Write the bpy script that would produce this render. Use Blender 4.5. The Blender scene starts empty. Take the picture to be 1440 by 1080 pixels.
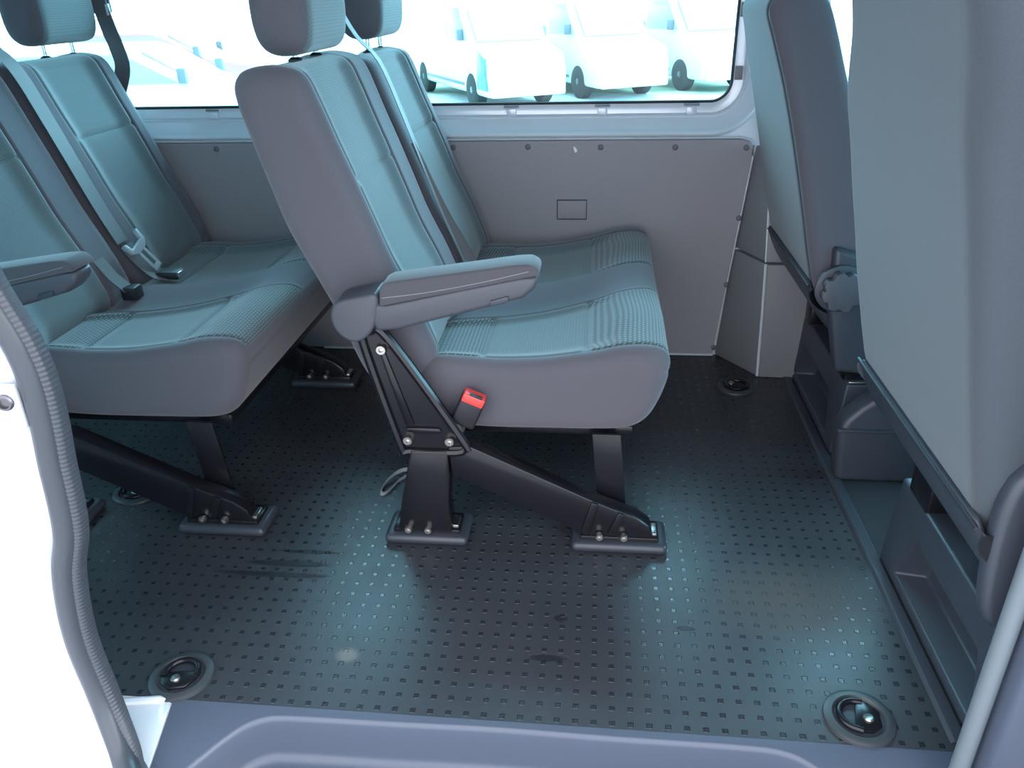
import bpy, bmesh, math, random
from mathutils import Vector, Matrix
random.seed(7)
S = bpy.context.scene
COL = S.collection
PI = math.pi

# ------------------------------------------------------------------ materials
def mat(name, col=(.5, .5, .5), rough=.5, metal=0., spec=.5, sheen=0., coat=0.):
    m = bpy.data.materials.new(name); m.use_nodes = True
    b = m.node_tree.nodes['Principled BSDF']
    b.inputs['Base Color'].default_value = (*col, 1)
    b.inputs['Roughness'].default_value = rough
    b.inputs['Metallic'].default_value = metal
    b.inputs['Specular IOR Level'].default_value = spec
    if sheen:
        b.inputs['Sheen Weight'].default_value = sheen
        b.inputs['Sheen Roughness'].default_value = .5
    if coat: b.inputs['Coat Weight'].default_value = coat
    return m
def N(m, t, **kw):
    n = m.node_tree.nodes.new(t)
    for k, v in kw.items():
        if k.startswith('i_'):
            n.inputs[int(k[2:]) if k[2:].isdigit() else k[2:].replace('_', ' ')].default_value = v
        else: setattr(n, k, v)
    return n
def L(m, a, b): m.node_tree.links.new(a, b)
def P(m): return m.node_tree.nodes['Principled BSDF']
def math_(m, op, a, b=None, c=None):
    n = N(m, 'ShaderNodeMath', operation=op)
    for i, v in enumerate((a, b, c)):
        if v is None: continue
        if isinstance(v, (int, float)): n.inputs[i].default_value = v
        else: L(m, v, n.inputs[i])
    return n.outputs[0]
def mixc(m, f, a, b):
    n = N(m, 'ShaderNodeMix', data_type='RGBA')
    for i, v in ((0, f), (6, a), (7, b)):
        if isinstance(v, (int, float)): n.inputs[i].default_value = v
        elif isinstance(v, tuple): n.inputs[i].default_value = (*v, 1)
        else: L(m, v, n.inputs[i])
    return n.outputs[2]
def add_noise(m, scale, strength=.2, dist=.001, var=0., detail=3, stretch=None):
    tc = N(m, 'ShaderNodeTexCoord'); src = tc.outputs['Object']
    if stretch:
        mp = N(m, 'ShaderNodeMapping'); mp.inputs['Scale'].default_value = stretch
        L(m, src, mp.inputs['Vector']); src = mp.outputs[0]
    nz = N(m, 'ShaderNodeTexNoise'); nz.inputs['Scale'].default_value = scale; nz.inputs['Detail'].default_value = detail
    L(m, src, nz.inputs['Vector'])
    bp = N(m, 'ShaderNodeBump'); bp.inputs['Strength'].default_value = strength; bp.inputs['Distance'].default_value = dist
    L(m, nz.outputs[0], bp.inputs['Height']); L(m, bp.outputs[0], P(m).inputs['Normal'])
    if var:
        c = P(m).inputs['Base Color'].default_value
        a = tuple(x*(1-var) for x in c[:3]); b = tuple(min(1, x*(1+var)) for x in c[:3])
        L(m, mixc(m, nz.outputs[0], a, b), P(m).inputs['Base Color'])
    return m

M = {}
M['fabric'] = add_noise(mat('side_fabric', (.100, .097, .112), .95, spec=.15, sheen=.25), 900, .35, .0008, .25)
def ribbed(name, col, dot=None, cell=.0075, pat=0):
    """woven seat cloth: fine ribs, or rows of offset pale stitches"""
    m = mat(name, col, .9, spec=.18, sheen=.3)
    tc = N(m, 'ShaderNodeTexCoord'); sp = N(m, 'ShaderNodeSeparateXYZ'); L(m, tc.outputs['Object'], sp.inputs[0])
    along = math_(m, 'SUBTRACT', sp.outputs[0], math_(m, 'MULTIPLY', sp.outputs[2], 1.0)); across = sp.outputs[1]
    if not pat:
        w = math_(m, 'SINE', math_(m, 'MULTIPLY', along, 2*PI/.0055))
        w2 = math_(m, 'SINE', math_(m, 'MULTIPLY', across, 2*PI/.004))
        h = math_(m, 'ADD', w, math_(m, 'MULTIPLY', w2, .5))
        f = math_(m, 'MULTIPLY_ADD', h, .33, .5)
    else:
        u = math_(m, 'DIVIDE', along, cell); v = math_(m, 'DIVIDE', across, cell*1.25)
        row = math_(m, 'FLOOR', u)
        v = math_(m, 'ADD', v, math_(m, 'MULTIPLY', math_(m, 'MODULO', row, 2.0), .5))
        fu = math_(m, 'SUBTRACT', math_(m, 'FRACT', u), .5); fv = math_(m, 'SUBTRACT', math_(m, 'FRACT', v), .5)
        d = math_(m, 'SQRT', math_(m, 'ADD', math_(m, 'MULTIPLY', fu, fu), math_(m, 'MULTIPLY', math_(m, 'MULTIPLY', fv, fv), .6)))
        f = math_(m, 'SUBTRACT', 1.0, math_(m, 'SMOOTHSTEP', .18, .36, d)) if False else math_(m, 'MULTIPLY', math_(m, 'SUBTRACT', .42, d), 4.0)
        f = math_(m, 'MINIMUM', math_(m, 'MAXIMUM', f, 0.0), 1.0)
    L(m, mixc(m, f, tuple(c*(.72 if pat else .86) for c in col), dot or tuple(c*1.14 for c in col)), P(m).inputs['Base Color'])
    bp = N(m, 'ShaderNodeBump'); bp.inputs['Strength'].default_value = .4; bp.inputs['Distance'].default_value = .0008
    L(m, f, bp.inputs['Height']); L(m, bp.outputs[0], P(m).inputs['Normal'])
    return m
M['cloth'] = ribbed('ribbed_centre_cloth', (.105, .130, .136))
M['cloth_dots'] = ribbed('dotted_seat_cloth', (.078, .097, .103), (.138, .172, .178), .0085, 1)
M['back_fabric'] = add_noise(mat('seat_back_cloth', (.052, .064, .076), .95, spec=.15, sheen=.25), 700, .3, .0008, .2)
M['black_paint'] = mat('gloss_black_steel', (.009, .009, .012), .25, spec=.4)
M['black_plastic'] = add_noise(mat('black_plastic', (.018, .018, .022), .42), 500, .1, .0004)
M['shoe'] = add_noise(mat('grey_foot_cover_plastic', (.036, .042, .054), .36), 600, .1, .0004)
M['bezel'] = add_noise(mat('dark_ring_plastic', (.040, .048, .054), .42), 600, .1, .0004)
M['steel'] = mat('bright_bolt_steel', (.55, .53, .5), .3, metal=1.)
M['steel_dark'] = mat('dark_bolt_steel', (.16, .16, .17), .35, metal=1.)
M['chrome'] = mat('chrome', (.75, .78, .8), .18, metal=1.)
M['arm_plastic'] = add_noise(mat('armrest_plastic', (.066, .070, .084), .5), 700, .15, .0005)
M['arm_pad'] = add_noise(mat('armrest_cloth', (.078, .078, .088), .9, spec=.2, sheen=.25), 900, .3, .0006, .2)
M['stitch'] = mat('pale_stitching', (.22, .22, .24), .8)
M['seam'] = mat('dark_seam', (.03, .03, .036), .9)
M['belt'] = mat('grey_webbing', (.10, .105, .112), .6, spec=.4, sheen=.2)
add_noise(M['belt'], 300, .3, .0005, .15, stretch=(1, 6, 1))
M['tongue'] = mat('pale_tongue_plastic', (.30, .36, .39), .3)
M['red'] = mat('red_release_button', (.85, .07, .06), .35)
M['plastic'] = add_noise(mat('dark_grey_plastic', (.038, .046, .060), .42), 450, .18, .0006, .08)
M['plastic_step'] = add_noise(mat('step_plastic', (.075, .092, .128), .33), 420, .2, .0005, .08)
M['panel'] = add_noise(mat('grey_hardboard', (.29, .28, .295), .55, spec=.35), 160, .06, .0008, .06)
M['rivet'] = mat('grey_push_rivet', (.12, .12, .13), .45)
M['panel_edge'] = mat('pale_panel_rim', (.55, .57, .60), .4)
M['metal_paint'] = mat('silver_body_paint', (.70, .75, .80), .26, metal=.15, coat=.5)
M['white_paint'] = mat('pale_silver_body_paint', (.66, .70, .74), .3, coat=.6)
M['trim_paint'] = mat('grey_pillar_trim', (.20, .20, .21), .5)
M['rubber'] = add_noise(mat('black_rubber', (.025, .025, .03), .5), 300, .1, .0005)
M['seal'] = add_noise(mat('grey_door_seal_rubber', (.045, .053, .064), .34), 200, .08, .0005)
M['seal_light'] = mat('pale_front_seal', (.14, .17, .19), .45)
M['ceiling'] = mat('grey_headliner', (.30, .30, .31), .9)
M['shell'] = mat('painted_body_shell', (.45, .47, .5), .45)
M['tyre'] = mat('tyre_rubber', (.035, .037, .033), .8)
M['rim'] = mat('steel_wheel', (.6, .62, .64), .4, metal=.3)
M['car_white'] = mat('white_car_paint', (.82, .83, .84), .3, coat=.5)
M['car_blue'] = mat('blue_wing_tone', (.08, .22, .42), .3, coat=.5)
M['car_red'] = mat('red_car_paint', (.55, .22, .20), .3, coat=.5)
M['car_glass'] = mat('car_window_glass', (.45, .52, .53), .1)
M['lamp'] = mat('lamp_lens', (.6, .08, .06), .2)
M['chip'] = mat('bare_chip_mark', (.85, .85, .86), .7)
M['zip'] = mat('grey_plastic_strip', (.28, .29, .31), .4)

def floor_mat():
    m = mat('rubber_floor_mat', (.04, .045, .05), .5)
    tc = N(m, 'ShaderNodeTexCoord'); sp = N(m, 'ShaderNodeSeparateXYZ'); L(m, tc.outputs['Object'], sp.inputs[0])
    X, Y = sp.outputs[0], sp.outputs[1]
    def tri(v, off, half):
        u = math_(m, 'SUBTRACT', math_(m, 'FRACT', math_(m, 'DIVIDE', math_(m, 'SUBTRACT', v, off), .03)), .5)
        a = math_(m, 'ABSOLUTE', u)                                     # 0 at the stud centre
        e = math_(m, 'MULTIPLY', math_(m, 'SUBTRACT', half/.03, a), 28.0)
        return math_(m, 'MINIMUM', math_(m, 'MAXIMUM', e, 0.0), 1.0)
    sq = math_(m, 'MULTIPLY', tri(X, .0463-.015, .0050), tri(Y, .8902+.0045-.015, .0050))
    inr = math_(m, 'LESS_THAN', X, .568)
    sq = math_(m, 'MULTIPLY', sq, inr)
    fine = N(m, 'ShaderNodeTexNoise'); fine.inputs['Scale'].default_value = 420; fine.inputs['Detail'].default_value = 2
    L(m, tc.outputs['Object'], fine.inputs['Vector'])
    big = N(m, 'ShaderNodeTexNoise'); big.inputs['Scale'].default_value = 5; big.inputs['Detail'].default_value = 5
    L(m, tc.outputs['Object'], big.inputs['Vector'])
    def spot(cx, cy, rx, ry, soft=.5):
        dx = math_(m, 'DIVIDE', math_(m, 'SUBTRACT', X, cx), rx); dy = math_(m, 'DIVIDE', math_(m, 'SUBTRACT', Y, cy), ry)
        d = math_(m, 'SQRT', math_(m, 'ADD', math_(m, 'MULTIPLY', dx, dx), math_(m, 'MULTIPLY', dy, dy)))
        d = math_(m, 'ADD', d, math_(m, 'MULTIPLY', math_(m, 'SUBTRACT', fine.outputs[0], .5), 1.2))
        return math_(m, 'MINIMUM', math_(m, 'MAXIMUM', math_(m, 'DIVIDE', math_(m, 'SUBTRACT', 1.0, d), soft), 0.0), 1.0)
    dust = spot(-.428, 1.005, .024, .020)                               # a dab of pale dried mud
    sand = spot(.40, 1.21, .20, .14, .9)                                # dusty patch by the front seats
    scuffs = None
    for a in ((-.065, 1.027, .040, .010), (-.048, 1.128, .016, .012), (-.64, 1.245, .10, .012), (-.66, 1.21, .13, .010),
              (-.60, 1.285, .07, .007), (.185, 1.118, .018, .006)):
        s = spot(*a, .3); scuffs = s if scuffs is None else math_(m, 'MAXIMUM', scuffs, s)
    base = mixc(m, big.outputs[0], (.026, .029, .035), (.046, .050, .057))
    c = mixc(m, sq, base, (.020, .022, .027))
    c = mixc(m, math_(m, 'MULTIPLY', sand, .30), c, (.16, .15, .125))
    c = mixc(m, math_(m, 'MULTIPLY', dust, .28), c, (.34, .31, .24))
    c = mixc(m, math_(m, 'MULTIPLY', scuffs, .75), c, (.010, .011, .014))
    L(m, c, P(m).inputs['Base Color'])
    r = math_(m, 'MULTIPLY_ADD', big.outputs[0], .22, .27)
    r = math_(m, 'MULTIPLY_ADD', sq, -.16, r)
    r = math_(m, 'MULTIPLY_ADD', sand, .25, r)
    L(m, r, P(m).inputs['Roughness'])
    h = math_(m, 'ADD', sq, math_(m, 'MULTIPLY', fine.outputs[0], .16))
    h = math_(m, 'MULTIPLY_ADD', scuffs, -.5, h)
    bp = N(m, 'ShaderNodeBump'); bp.inputs['Strength'].default_value = .9; bp.inputs['Distance'].default_value = .0016
    L(m, h, bp.inputs['Height']); L(m, bp.outputs[0], P(m).inputs['Normal'])
    return m
M['floor'] = floor_mat()

def ground_mat():
    m = mat('pale_yard_and_grass', (.6, .6, .58), .9)
    tc = N(m, 'ShaderNodeTexCoord'); sp = N(m, 'ShaderNodeSeparateXYZ'); L(m, tc.outputs['Object'], sp.inputs[0])
    nz = N(m, 'ShaderNodeTexNoise'); nz.inputs['Scale'].default_value = .9; nz.inputs['Detail'].default_value = 6
    L(m, tc.outputs['Object'], nz.inputs['Vector'])
    edge = math_(m, 'MULTIPLY_ADD', nz.outputs[0], 1.2, sp.outputs[1])
    g = math_(m, 'MINIMUM', math_(m, 'MAXIMUM', math_(m, 'MULTIPLY', math_(m, 'SUBTRACT', edge, 14.7), 2.5), 0.0), 1.0)
    g = math_(m, 'MULTIPLY', g, math_(m, 'LESS_THAN', edge, 17.2))
    yard = mixc(m, math_(m, 'MINIMUM', math_(m, 'MAXIMUM', math_(m, 'SUBTRACT', edge, 6.0), 0.0), 1.0), (.26, .26, .27), (.60, .60, .58))  # unseen yard near the van made darker to cut bounce light inside
    L(m, mixc(m, g, yard, (.22, .27, .17)), P(m).inputs['Base Color'])
    return m
M['ground'] = ground_mat()

def glass_mat(name, tint):
    m = bpy.data.materials.new(name); m.use_nodes = True
    nt = m.node_tree; nt.nodes.clear()
    o = nt.nodes.new('ShaderNodeOutputMaterial'); t = nt.nodes.new('ShaderNodeBsdfTransparent'); g = nt.nodes.new('ShaderNodeBsdfGlossy')
    t.inputs[0].default_value = (*tint, 1); g.inputs['Roughness'].default_value = .02
    fr = nt.nodes.new('ShaderNodeFresnel'); fr.inputs[0].default_value = 1.35
    mx = nt.nodes.new('ShaderNodeMixShader')
    nt.links.new(fr.outputs[0], mx.inputs[0]); nt.links.new(t.outputs[0], mx.inputs[1]); nt.links.new(g.outputs[0], mx.inputs[2])
    nt.links.new(mx.outputs[0], o.inputs[0]); return m
M['glass'] = glass_mat('green_tinted_glass', (.58, .88, .95))

# ------------------------------------------------------------------ helpers
def tag(o, label=None, cat=None, group=None, kind=None):
    if label: o['label'] = label
    if cat: o['category'] = cat
    if group: o['group'] = group
    if kind: o['kind'] = kind
    return o
def empty(name, loc, label=None, cat=None, group=None):
    o = bpy.data.objects.new(name, None); COL.objects.link(o); o.location = loc; o.empty_display_size = .05
    return tag(o, label, cat, group)
ORIG = {}
def world_of(o):
    v = Vector((0, 0, 0))
    while o: v += o.location; o = o.parent
    return v
def link(name, bm, mats, parent=None, smooth=True, autosmooth=None):
    """mesh given in world coordinates -> one object (kept relative to its parent)"""
    bmesh.ops.recalc_face_normals(bm, faces=bm.faces)
    if parent is not None:
        w = world_of(parent); bmesh.ops.translate(bm, vec=-w, verts=bm.verts)
    me = bpy.data.meshes.new(name)
    ang = math.radians(autosmooth or 40)
    for f in bm.faces: f.smooth = smooth
    if smooth:
        for e in bm.edges:
            if len(e.link_faces) == 2 and e.calc_face_angle(0) > ang: e.smooth = False
    bm.to_mesh(me); bm.free()
    for m in (mats if isinstance(mats, (list, tuple)) else [mats]): me.materials.append(m)
    o = bpy.data.objects.new(name, me); COL.objects.link(o)
    if parent is not None: o.parent = parent
    return o
def bevel(bm, r, seg=2, ang=30, geom=None):
    es = [e for e in (geom or bm.edges) if len(e.link_faces) == 2 and e.calc_face_angle(0) > math.radians(ang)]
    if r > 0 and es: bmesh.ops.bevel(bm, geom=es, offset=r, segments=seg, profile=.5, affect='EDGES', clamp_overlap=True)
def merge(*bms):
    out = bms[0]
    for b in bms[1:]:
        me = bpy.data.meshes.new('t'); b.to_mesh(me); b.free(); out.from_mesh(me); bpy.data.meshes.remove(me)
    return out
def box(a, b, r=0., seg=2):
    bm = bmesh.new()
    bmesh.ops.create_cube(bm, size=1)
    for v in bm.verts: v.co = Vector([(a[i]+b[i])/2 + v.co[i]*(b[i]-a[i]) for i in range(3)])
    bevel(bm, r, seg); return bm
def prism(poly, axis, d0, d1, r=0., seg=2, ang=30, shift=(0, 0), poly2=None):
    """polygon in the plane across axis, extruded d0..d1; axis 'x': (y,z), 'y': (x,z), 'z': (x,y)"""
    bm = bmesh.new()
    def co(p, d):
        return {'x': (d, p[0], p[1]), 'y': (p[0], d, p[1]), 'z': (p[0], p[1], d)}[axis]
    a = [bm.verts.new(co(p, d0)) for p in poly]
    b = [bm.verts.new(co((p[0]+shift[0], p[1]+shift[1]), d1)) for p in (poly2 or poly)]
    n = len(poly); bm.faces.new(a[::-1]); bm.faces.new(b)
    for i in range(n): bm.faces.new((a[i], a[(i+1) % n], b[(i+1) % n], b[i]))
    bmesh.ops.recalc_face_normals(bm, faces=bm.faces)
    bevel(bm, r, seg, ang); return bm
def lathe(prof, centre, axis=(0, 0, 1), n=32, cap=True):
    """prof: (radius, height) pairs"""
    bm = bmesh.new(); ax = Vector(axis).normalized()
    q = Vector((0, 0, 1)).rotation_difference(ax)
    rings = []
    for r, h in prof:
        rings.append([bm.verts.new(Vector(centre) + q @ Vector((r*math.cos(2*PI*i/n), r*math.sin(2*PI*i/n), h))) for i in range(n)])
    for a, b in zip(rings, rings[1:]):
        for i in range(n): bm.faces.new((a[i], a[(i+1) % n], b[(i+1) % n], b[i]))
    if cap: bm.faces.new(rings[0][::-1]); bm.faces.new(rings[-1])
    return bm
def catmull(pts, n, closed=False):
    P_ = [Vector(p) for p in pts]; k = len(P_); out = []
    segs = k if closed else k-1
    dense = []
    for s in range(segs):
        g = lambda i: P_[i % k] if closed else P_[max(0, min(k-1, i))]
        p0, p1, p2, p3 = g(s-1), g(s), g(s+1), g(s+2)
        for j in range(24):
            t = j/24
            dense.append(.5*((2*p1) + (p2-p0)*t + (2*p0-5*p1+4*p2-p3)*t*t + (3*p1-p0-3*p2+p3)*t**3))
    if not closed: dense.append(P_[-1])
    D = dense + ([dense[0]] if closed else [])
    cum = [0]
    for a, b in zip(D, D[1:]): cum.append(cum[-1] + (b-a).length)
    tot = cum[-1]; j = 0
    m = n if closed else n-1
    for i in range(n):
        d = tot*i/m
        while j < len(cum)-2 and cum[j+1] < d: j += 1
        u = (d-cum[j])/max(1e-9, cum[j+1]-cum[j]); out.append(D[j].lerp(D[j+1], min(1, u)))
    return out
def tube(path, r, n=10, closed=False, flat=None, cap=True, up=(0, 0, 1)):
    """sweep a circle (or an ellipse r x flat) along a path"""
    bm = bmesh.new(); pts = [Vector(p) for p in path]; k = len(pts); rings = []
    side = None
    for i, p in enumerate(pts):
        t = (pts[(i+1) % k]-pts[i-1]) if closed else (pts[min(k-1, i+1)]-pts[max(0, i-1)])
        t.normalize()
        s = t.cross(Vector(up))
        if s.length < 1e-3: s = t.cross(Vector((1, 0, 0)))
        s.normalize(); u = s.cross(t)
        rr = r(i/(k-1)) if callable(r) else r
        f = flat if flat else rr
        rings.append([bm.verts.new(p + s*rr*math.cos(2*PI*j/n) + u*f*math.sin(2*PI*j/n)) for j in range(n)])
    for i in range(k if closed else k-1):
        a, b = rings[i], rings[(i+1) % k]
        for j in range(n): bm.faces.new((a[j], a[(j+1) % n], b[(j+1) % n], b[j]))
    if cap and not closed: bm.faces.new(rings[0][::-1]); bm.faces.new(rings[-1])
    return bm
def ribbon(path, wdir, width, thick):
    """flat strap along a path; wdir = direction of its width (vector or list)"""
    bm = bmesh.new(); pts = [Vector(p) for p in path]; k = len(pts); rows = []
    for i, p in enumerate(pts):
        t = (pts[min(k-1, i+1)]-pts[max(0, i-1)]).normalized()
        w = Vector(wdir[i] if isinstance(wdir, list) else wdir); w = (w - t*w.dot(t)).normalized(); nrm = t.cross(w)
        wd = width[i] if isinstance(width, list) else width
        rows.append([bm.verts.new(p + w*a*wd/2 + nrm*b*thick/2) for a, b in ((-1, -1), (1, -1), (1, 1), (-1, 1))])
    for a, b in zip(rows, rows[1:]):
        for j in range(4): bm.faces.new((a[j], a[(j+1) % 4], b[(j+1) % 4], b[j]))
    bm.faces.new(rows[0][::-1]); bm.faces.new(rows[-1]); return bm
def bolt(c, axis, r=.010, h=.008):
    bm = lathe([(r, 0), (r, h*.6), (r*.82, h), (r*.45, h), (r*.38, h*.45), (.0005, h*.4)], c, axis, 16)
    return bm
def pad(profile, y0, y1, r0, r1, n=200, extra=(), step=.012, disp=None, shear=None, matfn=None, cap_zip=False):
    """upholstered body: a closed side profile (x,z) lofted across y with rounded ends"""
    pr = catmull([(x, z, 0) for x, z in profile], n, True)
    area = sum(pr[i].x*pr[(i+1) % n].y - pr[(i+1) % n].x*pr[i].y for i in range(n))
    sg = 1 if area > 0 else -1
    nor = []
    for i in range(n):
        t = (pr[(i+2) % n]-pr[i-2]).normalized(); nor.append(Vector((t.y*sg, -t.x*sg, 0)))
    st = []
    K = 7
    for i in range(K): ph = PI/2*i/K; st.append((y0+r0*(1-math.cos(ph)), r0*(1-math.sin(ph))))
    mids = [y0+r0+(y1-r1-y0-r0)*i/max(1, int((y1-y0-r0-r1)/step)) for i in range(int((y1-y0-r0-r1)/step)+1)]
    for e in extra: mids += [e-.009, e-.004, e, e+.004, e+.009]
    mids = sorted(v for v in set(round(v, 4) for v in mids) if y0+r0 <= v <= y1-r1)
    st += [(v, 0) for v in mids]
    for i in range(K, -1, -1): ph = PI/2*i/K; st.append((y1-r1*(1-math.cos(ph)), r1*(1-math.sin(ph))))
    st.sort(key=lambda s: s[0])
    bm = bmesh.new(); rows = []
    levels = sorted(set(s[1] for s in st)); polys = {}; cur = [p.copy() for p in pr]; at = 0.
    for lv in levels:
        while at < lv-1e-6:
            dl = min(.002, lv-at); nn = []
            for i in range(n):
                t = (cur[(i+2) % n]-cur[i-2]).normalized(); nn.append(Vector((t.y*sg, -t.x*sg, 0)))
            cur = [cur[i]-nn[i]*dl for i in range(n)]
            for _ in range(5): cur = [cur[i]*.5+(cur[i-1]+cur[(i+1) % n])*.25 for i in range(n)]
            at += dl
        polys[lv] = [p.copy() for p in cur]
    for y, ins in st:
        row = []
        for i in range(n):
            p = polys[ins][i].copy()
            yy = y
            d = disp(p.x, p.y, y, i/n, nor[i]) if disp else 0
            p = p + nor[i]*d
            if shear: yy = y + shear(p.x, p.y, y)
            v = bm.verts.new((p.x, yy, p.y)); row.append(v)
        rows.append(row)
    for a in range(len(rows)-1):
        for i in range(n):
            f = bm.faces.new((rows[a][i], rows[a][(i+1) % n], rows[a+1][(i+1) % n], rows[a+1][i]))
            if matfn:
                ym = (st[a][0]+st[a+1][0])/2; pm = (pr[i]+pr[(i+1) % n])/2
                f.material_index = matfn(pm.x, pm.y, ym, nor[i])
    if cap_zip:                                              # tall narrow ends: strips from edge to edge
        for row, ys in ((rows[0], st[0][0]), (rows[-1], st[-1][0])):
            i0 = min(range(n), key=lambda i: row[i].co.z); h = n//2
            for k in range(h):
                q = [row[(i0+k) % n], row[(i0+k+1) % n], row[(i0-k-1) % n], row[(i0-k) % n]]
                q = [v for a, v in enumerate(q) if v not in q[:a]]
                if len(q) > 2:
                    f = bm.faces.new(q)
                    if matfn: f.material_index = matfn(0, .5, ys, Vector((0, 0, 0)))
        return bm
    ca = bm.faces.new(rows[0][::-1]); cb = bm.faces.new(rows[-1])
    if matfn:
        ca.material_index = matfn(0, .5, st[0][0], Vector((0, 0, 0))); cb.material_index = matfn(0, .5, st[-1][0], Vector((0, 0, 0)))
    return bm
def sstep(a, b, x):
    t = max(0., min(1., (x-a)/(b-a))); return t*t*(3-2*t)
def gauss(x, w): return math.exp(-(x/w)**2)

# ------------------------------------------------------------------ double bench seat
BACK = [(-.552, .957), (-.517, .944), (-.497, .902), (-.473, .835), (-.448, .768), (-.420, .69), (-.391, .609), (-.355, .53),
        (-.326, .455), (-.314, .415), (-.322, .372), (-.350, .340), (-.40, .322), (-.45, .336), (-.481, .392), (-.513, .491),
        (-.549, .575), (-.588, .663), (-.612, .75), (-.634, .834), (-.650, .900), (-.650, .930), (-.632, .950), (-.592, .959)]
CUSH = [(-.330, .252), (-.260, .245), (-.190, .243), (-.08, .244), (.030, .246), (.082, .252), (.116, .275), (.138, .318), (.152, .365),
        (.155, .400), (.143, .424), (.112, .434), (.06, .432), (0, .419), (-.1, .404), (-.19, .400), (-.255, .404), (-.31, .405),
        (-.350, .39), (-.365, .345), (-.358, .28)]
HEAD = [(-.585, .966), (-.548, .972), (-.530, .995), (-.524, 1.05), (-.530, 1.11), (-.548, 1.145), (-.585, 1.156), (-.615, 1.145),
        (-.636, 1.10), (-.640, 1.04), (-.634, .995), (-.615, .972)]
GROUP_BENCH = None
def make_bench(label, group, rear=False):
    root = empty('double_bench_seat', (-.10, 1.80, 0), label, 'seat', group)
    ins = {'near': (1.445, 1.715), 'far': (1.945, 2.215)}
    for k, (ya, yb) in (('near', (1.400, 1.838)), ('far', (1.852, 2.292))):
        ia, ib = ins[k]
        front = lambda nv: sstep(.2, .7, nv.x)
        def disp(x, z, y, u, nv, ia=ia, ib=ib):
            w = front(nv)
            if nv.x < .1 and nv.y > .6: w = .35
            inside = sstep(ia-.004, ia+.05, y)*(1-sstep(ib-.05, ib+.004, y))
            d = -.016*inside*w*(1-.4*gauss(z-.52, .09))
            d -= .0045*(gauss(y-ia, .004)+gauss(y-ib, .004))*max(w, .35 if nv.y > .3 else 0)
            if ia < y < ib: d -= .005*gauss(z-.755, .006)*w
            return d
        def mf(x, z, y, nv, ia=ia, ib=ib):
            return 1 if (ia < y < ib and (nv.x > .25 or (nv.y > .5 and x > -.57)) and z > .36) else 0
        prof = [(x, z-(.020*sstep(.62, .95, z) if k == 'far' else 0)) for x, z in BACK]
        bm = pad(prof, ya, yb, .042, .042, 230, (ia, ib), disp=disp, matfn=mf)
        link('backrest', bm, [M['fabric'], M['cloth']], root)
    # seat cushion: two places with a hollow between them
    e1, e2, e3, e4 = 1.440, 1.728, 1.925, 2.235
    def wsh(y): return sstep(1.40, 1.72, y)*(1-sstep(2.0, 2.28, y)*.5)
    def shear(x, z, y): return .33*(max(-.3, min(.16, x)))*wsh(y) if z > .25 else 0
    def cdisp(x, z, y, u, nv):
        up = sstep(.25, .75, nv.y)
        d = 0
        if up > 0:
            a = sstep(e1-.005, e1+.06, y)*(1-sstep(e2-.02, e2+.005, y)); b = sstep(e3-.005, e3+.03, y)*(1-sstep(e4-.05, e4, y))
            f = 1-sstep(-.05, .09, x)
            d -= .013*(a+b)*up*f
            d -= .020*sstep(e2, e2+.03, y)*(1-sstep(e2+.06, e3, y))*up*(.35+.65*f)
            d -= .0035*(gauss(y-e1, .004)+gauss(y-e2, .004)+gauss(y-e3, .004)+gauss(y-e4, .004))*up
            if e1 < y < e2 or e3 < y < e4:
                d -= .005*(gauss(x+.012, .006)+gauss(x+.225, .006))*up
            d += .006*gauss(y-1.58, .09)*up*sstep(.0, .08, x)+.006*gauss(y-2.08, .09)*up*sstep(.0, .08, x)
        if nv.x > -.5 and nv.y < .5:
            d -= .003*gauss(z-(.362+.12*max(0, x)), .005)*(1 if z > .3 else 0)
        return d
    def cm(x, z, y, nv):
        if not (e1 < y < e2 or e3 < y < e4) or nv.y < .28 or z < .36: return 0
        return 2 if (x > -.012 or x < -.225) else 1
    bm = pad(CUSH, 1.400, 2.292, .035, .035, 230, (e1, e2, e3, e4), disp=cdisp, shear=shear, matfn=cm)
    link('seat_cushion', bm, [M['fabric'], M['cloth'], M['cloth_dots']], root)
    # piping line round the near end of the cushion
    # head restraints
    for yc in (1.640, 2.165):
        def hm(x, z, y, nv, yc=yc): return 1 if nv.x > .45 and y > yc-.115 else 0
        h = link('headrest', pad(HEAD, yc-.137, yc+.137, .036, .036, 110, matfn=hm), [M['fabric'], M['cloth']], root)
        for s in (-1, 1):
            link('headrest_post', tube([(-.583, yc+s*.062, .925), (-.583, yc+s*.062, 1.0)], .0055, 10), M['chrome'], h)
            link('post_guide', lathe([(.014, 0), (.014, .005), (.008, .009)], (-.583, yc+s*.062, .953 if yc < 1.9 else .932), (0, 0, 1), 16), M['black_plastic'], h)
    # armrest on the aisle side
    shell = [(-.420, .560), (-.405, .500), (-.36, .505), (-.27, .530), (-.20, .549), (-.125, .571), (-.103, .590), (-.098, .612),
             (-.13, .611), (-.25, .585), (-.38, .555)]
    arm = link('armrest', prism(shell, 'y', 1.318, 1.378, .010, 3), M['arm_plastic'], root)
    padp = [(-.392, .553), (-.388, .592), (-.372, .600), (-.25, .618), (-.14, .634), (-.112, .636), (-.098, .628), (-.095, .615),
            (-.13, .609), (-.25, .583)]
    link('armrest_pad', prism(padp, 'y', 1.313, 1.383, .009, 3), M['arm_pad'], arm)
    link('stitching', tube(catmull([(-.385, 1.3125, .571), (-.30, 1.3125, .583), (-.2, 1.3125, .603), (-.115, 1.3125, .624)], 20), .0008, 6), M['stitch'], arm)
    link('release_button', prism([(-.186, .5555), (-.152, .5655), (-.152, .577), (-.186, .567)], 'y', 1.314, 1.322, .002), M['plastic'], arm)
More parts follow.
